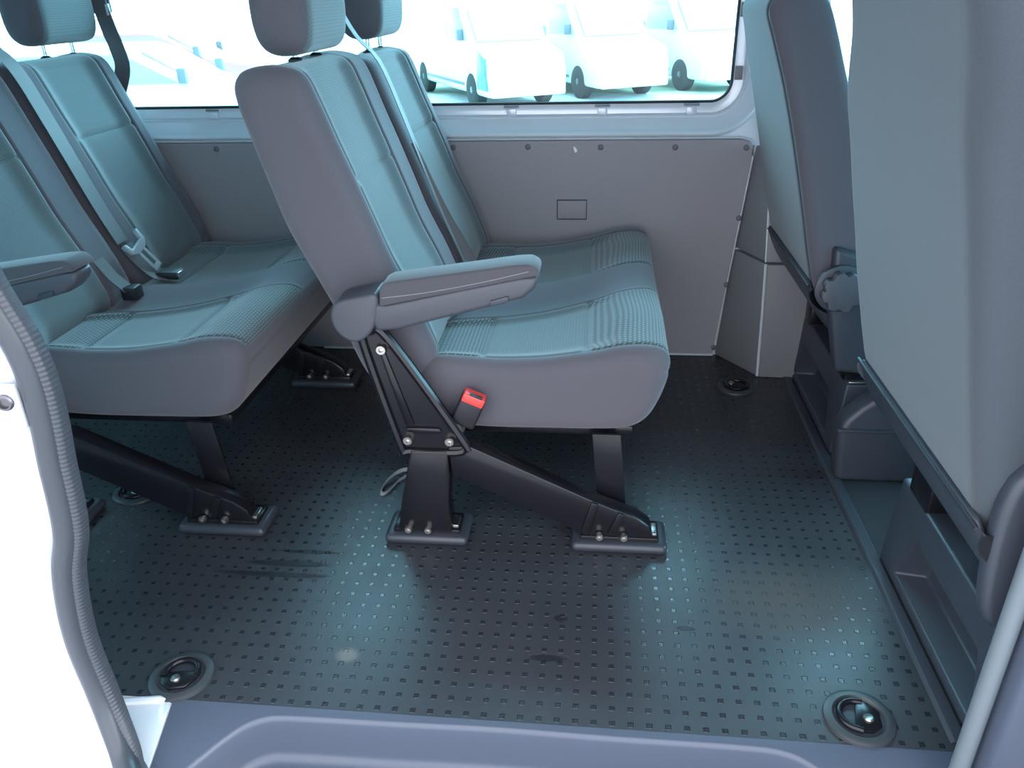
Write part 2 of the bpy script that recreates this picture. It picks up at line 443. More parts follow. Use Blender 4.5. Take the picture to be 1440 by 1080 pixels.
    hub = catmull([(-.468, .562, 0), (-.43, .571, 0), (-.396, .576, 0), (-.396, .548, 0), (-.406, .512, 0), (-.425, .488, 0), (-.449, .479, 0),
                   (-.474, .492, 0), (-.488, .520, 0), (-.484, .548, 0)], 40, True)
    link('hinge_cover', prism([(p.x, p.y) for p in hub], 'y', 1.316, 1.392, .014, 4, 45), M['arm_plastic'], arm)
    # pressed side plate with a rolled rim
    tri = [(-.441, .474), (-.425, .488), (-.392, .478), (-.256, .252), (-.257, .236), (-.270, .226), (-.372, .226), (-.386, .236)]
    tr = catmull([(x, z, 0) for x, z in tri], 64, True)
    plate = link('side_plate', prism([(p.x, p.y) for p in tr], 'y', 1.346, 1.372, .002, 1), M['black_paint'], root)
    link('rolled_rim', tube([(p.x, 1.345, p.y) for p in tr], .0095, 8, True, up=(0, 1, 0)), M['black_paint'], plate)
    link('pressed_step', prism([(-.366, .271), (-.303, .271), (-.297, .277), (-.303, .284), (-.372, .284)], 'y', 1.338, 1.350, .003), M['black_paint'], plate)
    link('pressed_web', prism([(-.412, .452), (-.40, .455), (-.352, .288), (-.372, .288)], 'y', 1.341, 1.350, .004), M['black_paint'], plate)
    for x, z in ((-.404, .456), (-.369, .255), (-.283, .255)):
        link('bolt', bolt((x, 1.346, z), (0, -1, 0), .011, .012), M['steel'], plate)
    # leg frames: one on the aisle side, one far under the seat
    for yb, near in ((1.335, True), (2.055, False)):
        up = [(-.366, .232), (-.288, .232), (-.287, .170), (-.293, .10), (-.289, .028), (-.408, .028), (-.396, .10), (-.384, .15)]
        lg = link('leg', prism(up, 'y', yb, yb+.045, .005), M['black_paint'], root)
        for x in (-.384, -.341): link('bolt', bolt((x, yb, .037), (0, -1, 0), .009, .010), M['steel'], lg)
        dg = [(-.284, .172), (-.288, .240), (-.243, .243), (.018, .116), (.10, .082), (.128, .060), (.139, .026), (.012, .024)]
        lg = link('leg', prism(dg, 'y', yb+.006, yb+.046, .004), M['black_paint'], root)
        for xa, za in ((.006, .110), (.062, .086)):
            link('pressed_rib', prism([(xa, za+.010), (xa+.014, za+.004), (xa-.006, .035), (xa-.022, .040)], 'y', yb+.001, yb+.008, .002), M['black_paint'], lg)
        for x in (.024, .075): link('bolt', bolt((x, yb+.004, .036), (0, -1, 0), .009, .010), M['steel'], lg)
        for xa, xb in ((-.438, -.256), (-.034, .166)):
            sh = link('foot_cover', box((xa, yb-.014, 0), (xb, yb+.085, .024), .011, 3), M['shoe'], root)
            link('foot_latch', box((xa+.018, yb+.002, .012), (xb-.018, yb+.068, .034), .004), M['black_paint'], sh)
            link('latch_edge', box((xb-.05, yb+.012, .030), (xb-.022, yb+.05, .040), .002), M['steel'], sh)
    # strut from the front foot up to the middle of the seat pan
    link('strut', prism([(.022, .045), (.082, .045), (.062, .25), (.004, .25)], 'y', 1.392, 1.400, .001, shift=(0, 0)), M['black_paint'], root)
    link('seat_pan', box((-.33, 1.43, .225), (.09, 2.25, .250), .006), M['black_paint'], root)
    # red seat belt buckle on its stalk
    ax = Vector((.42, 0, .91)).normalized()
    if not rear:
        def bq(u, v, w, du, dv, dw, r):
            """box in the buckle's own tilted frame (u across, w along the stalk)"""
            bm = box((-du, -dv, -dw), (du, dv, dw), r, 3)
            R = Matrix.Rotation(math.radians(24), 3, 'Y')
            for vt in bm.verts: vt.co = R @ (vt.co + Vector((u, v, w))) + Vector((-.246, 1.370, .312))
            return bm
        bk = link('buckle', bq(0, 0, 0, .025, .016, .034, .006), M['black_plastic'], root)
        link('release_button', bq(0, -.002, .031, .023, .0155, .010, .004), M['red'], bk)
        link('tongue_slot', bq(.002, -.012, .041, .013, .004, .003, .001), M['black_plastic'], bk)
        link('stalk', bq(-.004, .004, -.05, .014, .003, .035, .001), M['steel'], bk)
    # shoulder belt lying in the hollow between the two backs
    top = [(-.585, 1.842, 1.13), (-.568, 1.842, 1.05), (-.535, 1.842, .985), (-.496, 1.842, .945), (-.474, 1.845, .90), (-.446, 1.847, .82), (-.419, 1.849, .74),
           (-.373, 1.853, .60), (-.338, 1.856, .51)]
    low = [(-.316, 1.860, .452), (-.298, 1.870, .412)]
    belt_pts = catmull(top if rear else top+low, 36)
    b = link('seat_belt', ribbon(belt_pts, (.05, 1, 0), .046 if rear else .026, .0016), M['belt'], root)
    if rear:
        # tongue and the slack loop hanging below it
        c = Vector((-.312, 1.862, .505)); R = Matrix.Rotation(math.radians(-62), 3, 'Y') @ Matrix.Rotation(math.radians(14), 3, 'X')
        def tg(bm):
            for vt in bm.verts: vt.co = Matrix.Rotation(math.radians(22), 3, 'X') @ (Matrix.Rotation(math.radians(-24), 3, 'Y') @ (vt.co*1.2)) + c
            return bm
        tgm = link('belt_tongue', tg(prism([(-.033, .016), (-.030, -.010), (-.015, -.021), (.015, -.021), (.030, -.010), (.033, .016), (.024, .016), (.020, -.002), (-.020, -.002), (-.024, .016)],
                                          'x', -.004, .006, .002)), M['tongue'], root)
        bl = [tg(box((-.002, -.013+d, -.064), (.002, -.006+d, -.018), .001)) for d in (0, .019)]
        link('tongue_blade', merge(bl[0], bl[1], tg(box((-.002, -.013, -.072), (.002, .013, -.060), .001))), M['tongue'], tgm)
        link('belt_loop', ribbon(catmull([(-.335, 1.862, .50), (-.305, 1.865, .455), (-.275, 1.872, .420), (-.245, 1.885, .408)], 16), (.2, 1, 0), .046, .0016), M['belt'], root)
        link('belt_buckle', box((-.285, 1.865, .404), (-.215, 1.915, .424), .006, 3), M['black_plastic'], root)
        link('buckle_edge', box((-.218, 1.868, .408), (-.2135, 1.912, .424), .001), M['chrome'], root)
        link('belt_anchor', box((-.300, 1.735, .395), (-.262, 1.775, .428), .004), M['black_plastic'], root)
        link('anchor_strap', ribbon([(-.34, 1.742, .50), (-.315, 1.745, .455), (-.285, 1.75, .42)], (.2, 1, 0), .034, .002), M['belt'], root)
    else:
        for k, (dy, dx) in enumerate(((.020, .006), (.031, .010), (.042, .012))):
            pts = catmull([(-.428, 1.848, .755), (-.374+dx*.5, 1.852+dy*.45, .60), (-.334+dx, 1.852+dy*.9, .50), (-.305+dx, 1.856+dy, .435)], 16)
            link('belt_fold', ribbon(pts, (.9, .4, .3), .010, .0016), M['belt'], b)
    return root
g = 'double bench seats'
bench = make_bench('grey cloth double bench seat in the middle, in front of the back row', None)
rear_bench = make_bench('grey cloth double bench seat of the back row, metal belt tongue hanging on it', None, rear=True)
rear_bench.location.x -= .875

# ------------------------------------------------------------------ front seats (seen from behind)
def make_front_seat(yc, label, knob, near_k, near_w):
    root = empty('front_seat', (.75, yc, 0), label, 'seat')
    prof = [(.333, 1.02), (.352, .96), (.383, .87), (.418, .75), (.452, .62), (.482, .50), (.505, .43), (.545, .40), (.60, .41), (.625, .46), (.600, .60),
            (.545, .78), (.500, .90), (.470, .985), (.447, 1.035), (.405, 1.058), (.355, 1.053)]
    if not knob: prof = [(x-.30*max(0, z-.93)*.6, z+.75*max(0, z-.93)) for x, z in prof]      # this one stands taller
    def shear(x, z, y):
        d = y-yc
        far = .08*sstep(.60, .75, z)+.18*sstep(.72, .92, z)+.45*sstep(.88, 1.06, z)
        return -d*far*(1 if d > 0 else near_k)
    def disp(x, z, y, u, nv):
        s = abs(y-yc)
        return -.005*gauss(s-.236, .006)*sstep(.1, .5, -nv.x) if y < yc and knob else 0
    def mf(x, z, y, nv): return 1 if (knob and y < yc-near_w+.030) or nv.x > .3 else 0
    link('backrest', pad(prof, yc-near_w, yc+.27, .028, .028, 170, (yc-.236,) if knob else (), disp=disp, shear=shear, matfn=mf, cap_zip=True), [M['back_fabric'], M['fabric']], root)
    # plastic shell round the foot of the backrest
    sh = [(.487, .445), (.497, .452), (.512, .425), (.560, .395), (.630, .41), (.66, .38), (.645, .340), (.60, .322), (.568, .322), (.548, .338), (.512, .385)]
    def sshear(x, z, y): return -(y-yc)*.10*(1-sstep(.28, .42, z))
    def sdisp(x, z, y, u, nv): return 0
    shell = link('recliner_shell', pad(sh, yc-.262, yc+.262, .025, .025, 110, shear=sshear, step=.03), M['plastic'], root)
    link('shell_edge', tube([(.486, yc+.255*math.cos(a), .448) for a in [PI*i/24 for i in range(25)]], .003, 8), M['black_plastic'], shell)
    # seat cushion ahead of the backrest
    cu = [(.62, .32), (.80, .30), (1.02, .32), (1.09, .38), (1.09, .44), (1.02, .47), (.85, .45), (.66, .43), (.60, .38)]
    link('seat_cushion', pad(cu, yc-.24, yc+.24, .04, .04, 110, step=.03), M['fabric'], root)
    # seat box with a pocket in its rear face
    b = link('seat_box', seat_box(yc-.25, yc+.25), M['plastic'], root)
    for dy in (-.17, .17):
        link('slide_rail', box((.62, yc+dy-.02, .195), (1.06, yc+dy+.02, .225), .004), M['black_paint'], root)
    link('rail_bracket', box((.612, yc+.13, .19), (.66, yc+.22, .262), .006), M['black_paint'], root)
    link('rail_bracket', box((.612, yc-.225, .19), (.66, yc-.14, .262), .006), M['black_paint'], root)
    link('under_frame', box((.655, yc-.2, .20), (1.04, yc+.2, .315), .01), M['black_plastic'], root)
    if knob:
        link('rail_highlight', box((.612, yc-.262, .204), (.72, yc-.254, .211), .002), M['steel'], root)  # thin bright strip added as the highlight along the rail
        side = link('side_cover', prism([(.520, .55), (.588, .53), (.625, .40), (.66, .27), (.63, .245), (.565, .25), (.53, .40)], 'y', yc-.295, yc-.255, .012, 3), M['plastic'], root)
        ring = [(.054, 0), (.054, .010), (.047, .013)]
        link('knob_collar', lathe(ring, (.542, yc-.294, .459), (0, -1, 0), 40), M['plastic'], side)
        pts = []
        for i in range(96):
            a = 2*PI*i/96; lobes = max(0, math.cos(4*a))**.6 if False else (.5+.5*math.cos(8*a))
            rr = .0455 - .0075*(1-lobes)**2.2
            pts.append((.542+rr*math.cos(a+.3), .459+rr*math.sin(a+.3)))
        link('recliner_knob', prism(pts, 'y', yc-.332, yc-.300, .003, 2, 60), M['arm_plastic'], side)
    else:
        pc = catmull([(.512, .35, 0), (.503, .45, 0), (.506, .505, 0), (.522, .54, 0), (.56, .552, 0), (.66, .545, 0), (.80, .50, 0), (.80, .42, 0), (.70, .30, 0), (.57, .29, 0), (.53, .30, 0)], 44, True)
        link('side_cover', prism([(p.x, p.y) for p in pc], 'y', yc-.268, yc-.236, .012, 4, 50), M['plastic'], root)
    return root
def seat_box(y0, y1, x0=.600, x1=1.08, h=.198):
    bm = bmesh.new()
    out = [(x0, y0), (x0, y1)]
    # rear face as a frame round a recess, then the other sides
    def v(*c): return bm.verts.new(c)
    a = [v(x0, y0, 0), v(x0, y1, 0), v(x0+.012, y1, h), v(x0+.012, y0, h)]
    q = [v(x0+.002, y0+.07, .018), v(x0+.002, y1-.07, .018), v(x0+.008, y1-.115, .128), v(x0+.008, y0+.115, .128)]
    r = [v(x0+.062, y0+.085, .022), v(x0+.062, y1-.085, .022), v(x0+.062, y1-.12, .118), v(x0+.062, y0+.12, .118)]
    for i in range(4):
        j = (i+1) % 4
        bm.faces.new((a[i], a[j], q[j], q[i])); bm.faces.new((q[i], q[j], r[j], r[i]))
    bm.faces.new(r)
    b = [v(x1, y0, 0), v(x1, y1, 0), v(x1, y1, h), v(x1, y0, h)]
    for i in range(4):
        j = (i+1) % 4
        bm.faces.new((a[j], a[i], b[i], b[j]))
    bm.faces.new(b[::-1])
    bmesh.ops.recalc_face_normals(bm, faces=bm.faces)
    bevel(bm, .007, 3, 25); return bm
near_seat = make_front_seat(1.105, 'nearest front seat, large grey cloth back filling the right side', False, -.45, .245)
far_seat = make_front_seat(2.005, 'far front seat with a round scalloped recliner knob on its side', True, .10, .27)
# rounded cover standing on the floor between the two seat boxes
cov = empty('floor_cover', (.66, 1.69, 0), 'rounded dark plastic cover on the floor between the front seat boxes', 'cover')
body = [(.584, 0), (.571, .142), (.584, .17), (.610, .20), (.640, .226), (.70, .245), (.80, .245), (.82, 0)]
link('housing', prism(body, 'y', 1.63, 1.690, .016, 4, 20), M['plastic'], cov)
link('joint_line', box((.566, 1.622, .140), (.69, 1.634, .146), .002), M['plastic'], cov)

# ------------------------------------------------------------------ lashing eyes, small floor things
def lashing_eye(x, y, rot, label):
    root = empty('lashing_eye', (x, y, 0), label, 'tie-down ring', 'floor lashing eyes')
    link('bezel', lathe([(.056, 0), (.055, .005), (.050, .008), (.042, .008), (.037, .003), (.001, .002)], (x, y, 0), (0, 0, 1), 48), M['bezel'], root)
    def tr(bm):
        Rm = Matrix.Rotation(rot, 3, 'Z')
        for vt in bm.verts: vt.co = Rm @ vt.co + Vector((x, y, 0))
        return bm
    link('recess', tr(lathe([(.036, .0028), (.036, .0036), (.001, .0036)], (0, 0, 0), n=40)), M['plastic'], root)
    arc = [(.028*math.cos(a), .004+.027*math.sin(a), .0085) for a in [PI*i/20 for i in range(21)]]
    link('ring', tr(tube([(.029, -.004, .008)]+arc+[(-.029, -.004, .008)], .0056, 10)), M['black_paint'], root)
    br = [(-.034, .006), (.034, .006), (.030, -.012), (.016, -.031), (-.012, -.034), (-.028, -.020)]
    link('bracket', tr(prism(br, 'z', .0036, .010, .0025)), M['black_paint'], root)
    link('screw', tr(lathe([(.0085, .010), (.0085, .013), (.006, .015), (.001, .0146)], (-.004, -.013, 0), n=18)), M['steel'], root)
    return root
lashing_eye(-.706, .932, .15, 'round lashing eye in the floor beside the white sill end')
lashing_eye(.443, .936, 1.35, 'round lashing eye in the floor at the corner of the step by the front seats')
lashing_eye(.424, 2.120, -1.7, 'round lashing eye in the floor near the far wall and its pillar')
lashing_eye(-1.09, 1.475, .6, 'round lashing eye half hidden behind the door seal, under the back row')
tag(link('plastic_strip', ribbon(catmull([(-.43, 1.60, .010), (-.455, 1.592, .016), (-.478, 1.572, .012), (-.495, 1.53, .005), (-.490, 1.502, .003), (-.476, 1.517, .003), (-.462, 1.56, .004), (-.445, 1.585, .004)], 40),
    (.4, .3, .8), .010, .0015), M['zip']), 'thin loop of grey plastic strip lying on the floor behind the middle seat leg', 'strip')

# ------------------------------------------------------------------ floor, step and sill
def st(o, kind='structure'): o['kind'] = kind; return o
bm = bmesh.new()
# floor sheet stops at the sill
for q in (((-2.3, .885), (2.05, .885), (2.05, 2.40), (-2.3, 2.40)),):
    bm.faces.new([bm.verts.new((x, y, 0)) for x, y in q])
st(link('floor', bm, M['floor'], smooth=False))
st(link('trim_1', prism([(.571, 0), (.601, 0), (.596, .006), (.577, .006)], 'y', .90, 2.34, .001), M['plastic']))
def step_tray():
    """moulded step: flat rim with a sunken tread"""
    bm = bmesh.new()
    rim = [(-.640, .60), (-.625, .73), (-.600, .785), (-.566, .835), (-.535, .859), (-.49, .868), (-.30, .871), (-.138, .874), (.05, .872), (.25, .872), (.315, .866), (.352, .846), (.385, .81), (.43, .73), (.45, .60)]
    rp = catmull([(x, y, 0) for x, y in rim], 90)
    outer = []
    for p in rp:
        c = Vector((-.1, .62, 0))
        ox = max(-.690, min(.80, -.1 + (p.x+.1)*1.9)); 
        outer.append(Vector((ox, .888, 0)))
    loops = []
    n = len(rp)
    def inward(i, d):
        t = (rp[min(n-1, i+1)]-rp[max(0, i-1)]).normalized(); return rp[i] + Vector((t.y, -t.x, 0))*d
    prof = [(0., 0.0012), (.003, .0005), (.006, -.003), (.008, -.008), (.011, -.025), (.018, -.060), (.021, -.068), (.027, -.074), (.036, -.077), (.045, -.078)]
    rows = []
    # back rim strip
    for d, z in prof: rows.append([bm.verts.new((*inward(i, d)[:2], z)) for i in range(n)])
    for a, b in zip(rows, rows[1:]):
        for i in range(n-1): bm.faces.new((a[i], a[i+1], b[i+1], b[i]))
    bm.faces.new(rows[-1])                                   # tread
    # flat rim out to the edge of the mat
    iL = max(i for i in range(n) if rp[i].x < -.54); iR = min(i for i in range(n) if rp[i].x > .33)
    iM = iL//2
    out = []
    for i in range(n):
        if i <= iM: u = i/iM; c = (-.668, .60+.152*u)
        elif i <= iL: u = (i-iM)/(iL-iM); c = (-.668-.029*u, .752+.132*u)
        elif i <= iR: u = (i-iL)/(iR-iL); c = (-.697+1.497*u, .884)
        else: u = (i-iR)/(n-1-iR); c = (.80, .884-.284*u)
        out.append(bm.verts.new((c[0], c[1], .0012)))
    for i in range(n-1): bm.faces.new((rows[0][i], rows[0][i+1], out[i+1], out[i]))
    return bm
st(link('trim_2', step_tray(), M['plastic_step'], autosmooth=60))
# painted sill end, with a bead of sealant along the mat
sl = [(-.92, .835), (-.92, .868), (-.779, .872), (-.699, .880), (-.670, .752), (-.670, .60), (-.742, .60), (-.742, .835)]
st(link('trim_3', prism(sl, 'z', -.08, .0015, .002), M['white_paint']))
st(link('trim_4', tube(catmull([(-.92, .868, .005), (-.80, .866, .005), (-.75, .872, .005), (-.706, .880, .004)], 20), lambda u: .007*min(1, .25+(1-u)*14), 8), M['white_paint']))
st(link('trim_5', box((-2.3, .58, -.62), (2.05, .60, -.02), 0), M['shell'], smooth=False))

# ------------------------------------------------------------------ far wall
YW = 2.352
OX0, OX1, OZ0, OZ1, RC = -2.05, .372, .770, 1.31, .055       # glazed opening
def rr_loop(x0, x1, z0, z1, r, n=10):
    out = []
    for cx, cz, a0 in ((x1-r, z0+r, -PI/2), (x1-r, z1-r, 0), (x0+r, z1-r, PI/2), (x0+r, z0+r, PI)):
        for i in range(n+1):
            a = a0+PI/2*i/n; out.append((cx+r*math.cos(a), cz+r*math.sin(a)))
    return out
def wall_with_opening(outer, hole, y):
    bm = bmesh.new()
    n = len(hole)
    hv = [bm.verts.new((x, y, z)) for x, z in hole]
    ov = [bm.verts.new((x, y, z)) for x, z in outer]
    es = [bm.edges.new((hv[i], hv[(i+1) % n])) for i in range(n)] + [bm.edges.new((ov[i], ov[(i+1) % len(ov)])) for i in range(len(ov))]
    bmesh.ops.triangle_fill(bm, edges=es, use_beauty=True)
    return bm
# stepped frame round the window: (outward distance, y)
FR = [(0, 2.400), (.004, 2.396), (.030, 2.394), (.034, 2.386), (.037, 2.383), (.041, 2.385), (.050, 2.378), (.064, 2.366), (.072, 2.354), (.077, 2.345), (.082, 2.3435), (.088, 2.348), (.092, 2.352)]
def frame_sweep():
    bm = bmesh.new(); rows = []
    for d, y in FR:
        rows.append([bm.verts.new((x, y, z)) for x, z in rr_loop(OX0-d, OX1+d, OZ0-d, OZ1+d, RC+d)])
    for a, b in zip(rows, rows[1:]):
        n = len(a)
        for i in range(n): bm.faces.new((a[i], a[(i+1) % n], b[(i+1) % n], b[i]))
    return bm
d = FR[-1][0]
w = wall_with_opening([(-2.3, 0), (.56, 0), (.56, 1.42), (-2.3, 1.42)], rr_loop(OX0-d, OX1+d, OZ0-d, OZ1+d, RC+d), YW)
st(link('wall_back', merge(w, frame_sweep()), M['metal_paint'], autosmooth=50))
win = st(link('window_1', box((OX0-.012, 2.402, OZ0-.012), (OX1+.012, 2.407, OZ1+.012)), M['glass'], smooth=False))
link('window_seal', tube([(x, 2.398, z) for x, z in rr_loop(OX0, OX1, OZ0, OZ1, RC)], .0045, 8, True, up=(0, 1, 0)), M['rubber'], win)
for x in (-.252, .012, .265, -.52, -1.163):
    c = link('window_clip', merge(box((x-.022, 2.385, .757), (x+.022, 2.398, .766), .002), box((x-.014, 2.386, .737), (x+.014, 2.396, .757), .002)), M['metal_paint'], win)
    link('clip_head', box((x-.021, 2.383, .760), (x+.021, 2.387, .766), .001), M['trim_paint'], c)
    link('clip_screw', lathe([(.003, 0), (.003, .004)], (x, 2.390, .733), (0, -1, 0), 10), M['steel'], c)
for z in (.845, 1.005):
    c = link('window_clip', box((.377, 2.384, z-.018), (.398, 2.396, z+.018), .002), M['trim_paint'], win)
# hardboard lining with push rivets
pan = empty('side_lining_panel', (-.35, 2.34, 0), 'dark grey hardboard lining panel on the far wall under the window', 'panel')
pe = [(-2.1, .006), (.383, .006), (.4395, .628), (.438, .655), (.428, .668), (.405, .674), (-2.1, .674)]
link('board', prism(pe, 'y', 2.338, 2.350, .0015, 1), M['panel'], pan)
edge = [(.384, .004), (.4425, .628), (.441, .658), (.430, .6725), (.405, .6785), (-.4, .6785), (-2.1, .6785)]
link('pale_edge', tube([(x, 2.342, z) for x, z in edge], .0032, 8), M['panel_edge'], pan)
link('pale_edge', tube([(-.9, 2.337, .005), (.384, 2.337, .005)], .004, 8), M['panel_edge'], pan)
cv = link('cover_plate', prism([(-.114, .446), (-.029, .446), (-.029, .501), (-.114, .501)], 'y', 2.3345, 2.339, .002), M['panel'], pan)
link('plate_gap', tube([(-.1155, 2.3375, .4445), (-.0275, 2.3375, .4445), (-.0275, 2.3375, .5025), (-.1155, 2.3375, .5025)], .0016, 6, True, up=(0, 1, 0)), M['seam'], pan)
for x, z in ((-.422, .657), (-.201, .657), (.010, .655), (.222, .653), (.421, .651), (.421, .449), (.405, .242), (.385, .030), (-1.15, .657)):
    link('rivet', lathe([(.0085, 0), (.008, .003), (.0045, .005), (.0005, .0052)], (x, 2.338, z), (0, -1, 0), 16), M['rivet'], pan)
link('chip_mark', prism([(-.069, .6585), (-.062, .654), (-.057, .646), (-.062, .6395), (-.066, .644)], 'y', 2.3372, 2.3385), M['chip'], pan)
# B pillar trim by the far front seat
low = [(.388, 2.36), (.498, 2.198), (.505, 2.190), (.84, 2.172), (.84, 2.36)]
lo2 = prism(low, 'z', 0, .350, .004, 2, 25, poly2=[(.416, 2.36), (.486, 2.210), (.493, 2.202), (.84, 2.184), (.84, 2.36)])
st(link('trim_6', lo2, M['trim_paint']))
st(link('trim_7', tube([(.4985, 2.192, .004), (.492, 2.198, .20), (.486, 2.205, .352)], .0045, 8), M['panel_edge']))
up_ = prism([(.417, 2.36), (.486, 2.210), (.492, 2.206), (.62, 2.20), (.62, 2.36)], 'z', .356, .655, .004, 2, 25, poly2=[(.446, 2.36), (.484, 2.300), (.490, 2.296), (.60, 2.29), (.60, 2.36)])
st(link('trim_8', up_, M['trim_paint']))
st(link('trim_15', tube([(.4855, 2.207, .356), (.4835, 2.297, .655)], .003, 8), M['panel_edge']))
# far front door beyond the pillar
bm = wall_with_opening([(.56, 0), (2.05, 0), (2.05, 1.42), (.56, 1.42)], rr_loop(.60, 1.85, .78, 1.31, .05), 2.352)
st(link('wall_back_front', bm, M['metal_paint'], smooth=False))
win2 = st(link('window_2', box((.59, 2.365, .77), (1.86, 2.370, 1.32)), M['glass'], smooth=False))

# ------------------------------------------------------------------ rest of the van shell
st(link('ceiling', box((-2.3, .55, 1.42), (2.05, 2.42, 1.46)), M['ceiling'], smooth=False))
bm = bmesh.new()
def panel_x(x, hole):
    """cross wall at x with an opening (y,z loop)"""
    bm = wall_with_opening([(.55, 0), (2.40, 0), (2.40, 1.42), (.55, 1.42)], hole, 0)
    for v in bm.verts: v.co = (x, v.co.x, v.co.z)
    return bm
st(link('wall_left', panel_x(-2.28, rr_loop(.80, 2.15, .72, 1.30, .05)), M['shell'], smooth=False))
st(link('window_3', box((-2.292, .78, .70), (-2.287, 2.17, 1.32)), M['glass'], smooth=False))
st(link('wall_right', panel_x(2.03, rr_loop(.62, 2.33, .66, 1.38, .05)), M['shell'], smooth=False))
st(link('window_4', box((2.037, .60, .64), (2.042, 2.35, 1.40)), M['glass'], smooth=False))
bm = wall_with_opening([(-2.3, -.1), (-.92, -.1), (-.92, 1.42), (-2.3, 1.42)], rr_loop(-2.05, -1.12, .78, 1.31, .05), .60)
st(link('wall_front', bm, M['shell'], smooth=False))
st(link('window_5', box((-2.06, .585, .77), (-1.11, .590, 1.32)), M['glass'], smooth=False))
bm = wall_with_opening([(.66, -.1), (2.05, -.1), (2.05, 1.42), (.66, 1.42)], rr_loop(.85, 1.85, .78, 1.31, .05), .60)
st(link('wall_front_door', bm, M['shell'], smooth=False))
st(link('window_6', box((.84, .585, .77), (1.86, .590, 1.32)), M['glass'], smooth=False))

# rear edge of the door opening: rubber seal, ribbed lip and painted jamb
pr_ = [(-.800, .80, 1.30), (-.775, .80, 1.05), (-.755, .80, .94), (-.735, .80, .85), (-.720, .80, .775), (-.700, .80, .705), (-.694, .80, .65), (-.698, .80, .59),
       (-.706, .80, .53), (-.713, .80, .46), (-.722, .80, .41), (-.743, .80, .35), (-.758, .80, .27), (-.763, .80, .20), (-.757, .797, .12), (-.742, .783, .065), (-.712, .752, .026), (-.68, .715, .020), (-.64, .66, .020)]
sp_ = catmull([(x+.008, y, z) for x, y, z in pr_], 110)
st(link('trim_9', tube(sp_, .0165, 14, flat=.019, up=(0, 1, 0)), M['seal']))
def ribbed_lip():
    path = catmull([(p.x+.019, p.y+.005, p.z) for p in sp_], 1300)
    bm = bmesh.new(); rows = []
    for i, p in enumerate(path):
        t = (path[min(1299, i+6)]-path[max(0, i-6)]).normalized(); s = t.cross(Vector((0, 1, 0))).normalized()
        if s.x < 0: s = -s
        k = .0014*(.5+.5*math.sin(i*1.05))
        rows.append([bm.verts.new(p + s*a + Vector((0, b, 0))) for a, b in ((-.012, .012), (-.008, -.012), (0, -.013-k), (.005+k*.5, -.007), (.006, .008))])
    for a, b in zip(rows, rows[1:]):
        for j in range(4): bm.faces.new((a[j], a[j+1], b[j+1], b[j]))
    return bm
st(link('trim_10', ribbed_lip(), M['seal'], autosmooth=80))
def jamb():
    bm = bmesh.new(); rows = []
    for p in sp_:
        pts = [(p.x-.008, .822), (p.x-.018, .803), (p.x-.030, .795), (p.x-.075, .783), (p.x-.100, .755), (p.x-.115, .69), (p.x-.14, .62), (-1.02, .600)]
        rows.append([bm.verts.new((x, y+p.y-.80, p.z)) for x, y in pts])
    for a, b in zip(rows, rows[1:]):
        for j in range(7): bm.faces.new((a[j], a[j+1], b[j+1], b[j]))
    return bm
st(link('door_jamb', jamb(), M['white_paint'], autosmooth=60))
def jx(z):
    return min(sp_, key=lambda p: abs(p.z-z)).x
strk = empty('door_striker', (-.745, .785, .62), 'bolted bracket with a dark hex bolt on the pale door pillar', 'bracket')
link('bracket_plate', box((jx(.63)-.085, .778, .592), (jx(.63)-.014, .790, .652), .003), M['white_paint'], strk)
link('bolt', lathe([(.0105, 0), (.0105, .005), (.0085, .007), (.0065, .007), (.006, .003), (.0005, .003)], (jx(.63)-.0265, .778, .632), (.25, -1, 0), 20), M['steel_dark'], strk)
# front edge of the door opening
fr_ = [(.530, -.1), (.530, .2), (.531, .5), (.534, .8), (.54, 1.3)]
st(link('trim_11', tube(catmull([(x, .80, z) for x, z in fr_], 40), .0125, 12, up=(0, 1, 0)), M['seal_light']))
st(link('trim_12', box((.545, .765, -.1), (.62, .83, 1.35), .012, 3), M['plastic_step']))
st(link('trim_13', box((.595, .60, -.1), (.67, .775, 1.35), .012, 3), M['white_paint']))
st(link('trim_14', box((-.95, .60, 1.33), (.68, .80, 1.42), .01), M['shell']))

# ------------------------------------------------------------------ shoulder belt hanging by the far rear window
sb = empty('shoulder_belt', (-1.40, 2.315, .9), 'dark seat belt hanging from its guide beside the far rear window', 'seat belt')
link('webbing', ribbon(catmull([(-1.44, 2.315, 1.22), (-1.415, 2.315, 1.12), (-1.400, 2.315, 1.045), (-1.390, 2.315, .99), (-1.379, 2.315, .94), (-1.376, 2.315, .895), (-1.40, 2.315, .84), (-1.44, 2.315, .78)], 30), (1, -.15, .3), .050, .003), M['belt'], sb)
link('belt_guide', box((-1.437, 2.318, 1.035), (-1.378, 2.338, 1.085), .008, 3), M['arm_plastic'], sb)
link('guide_slot', box((-1.385, 2.310, 1.030), (-1.376, 2.320, 1.060), .002), M['panel_edge'], sb)

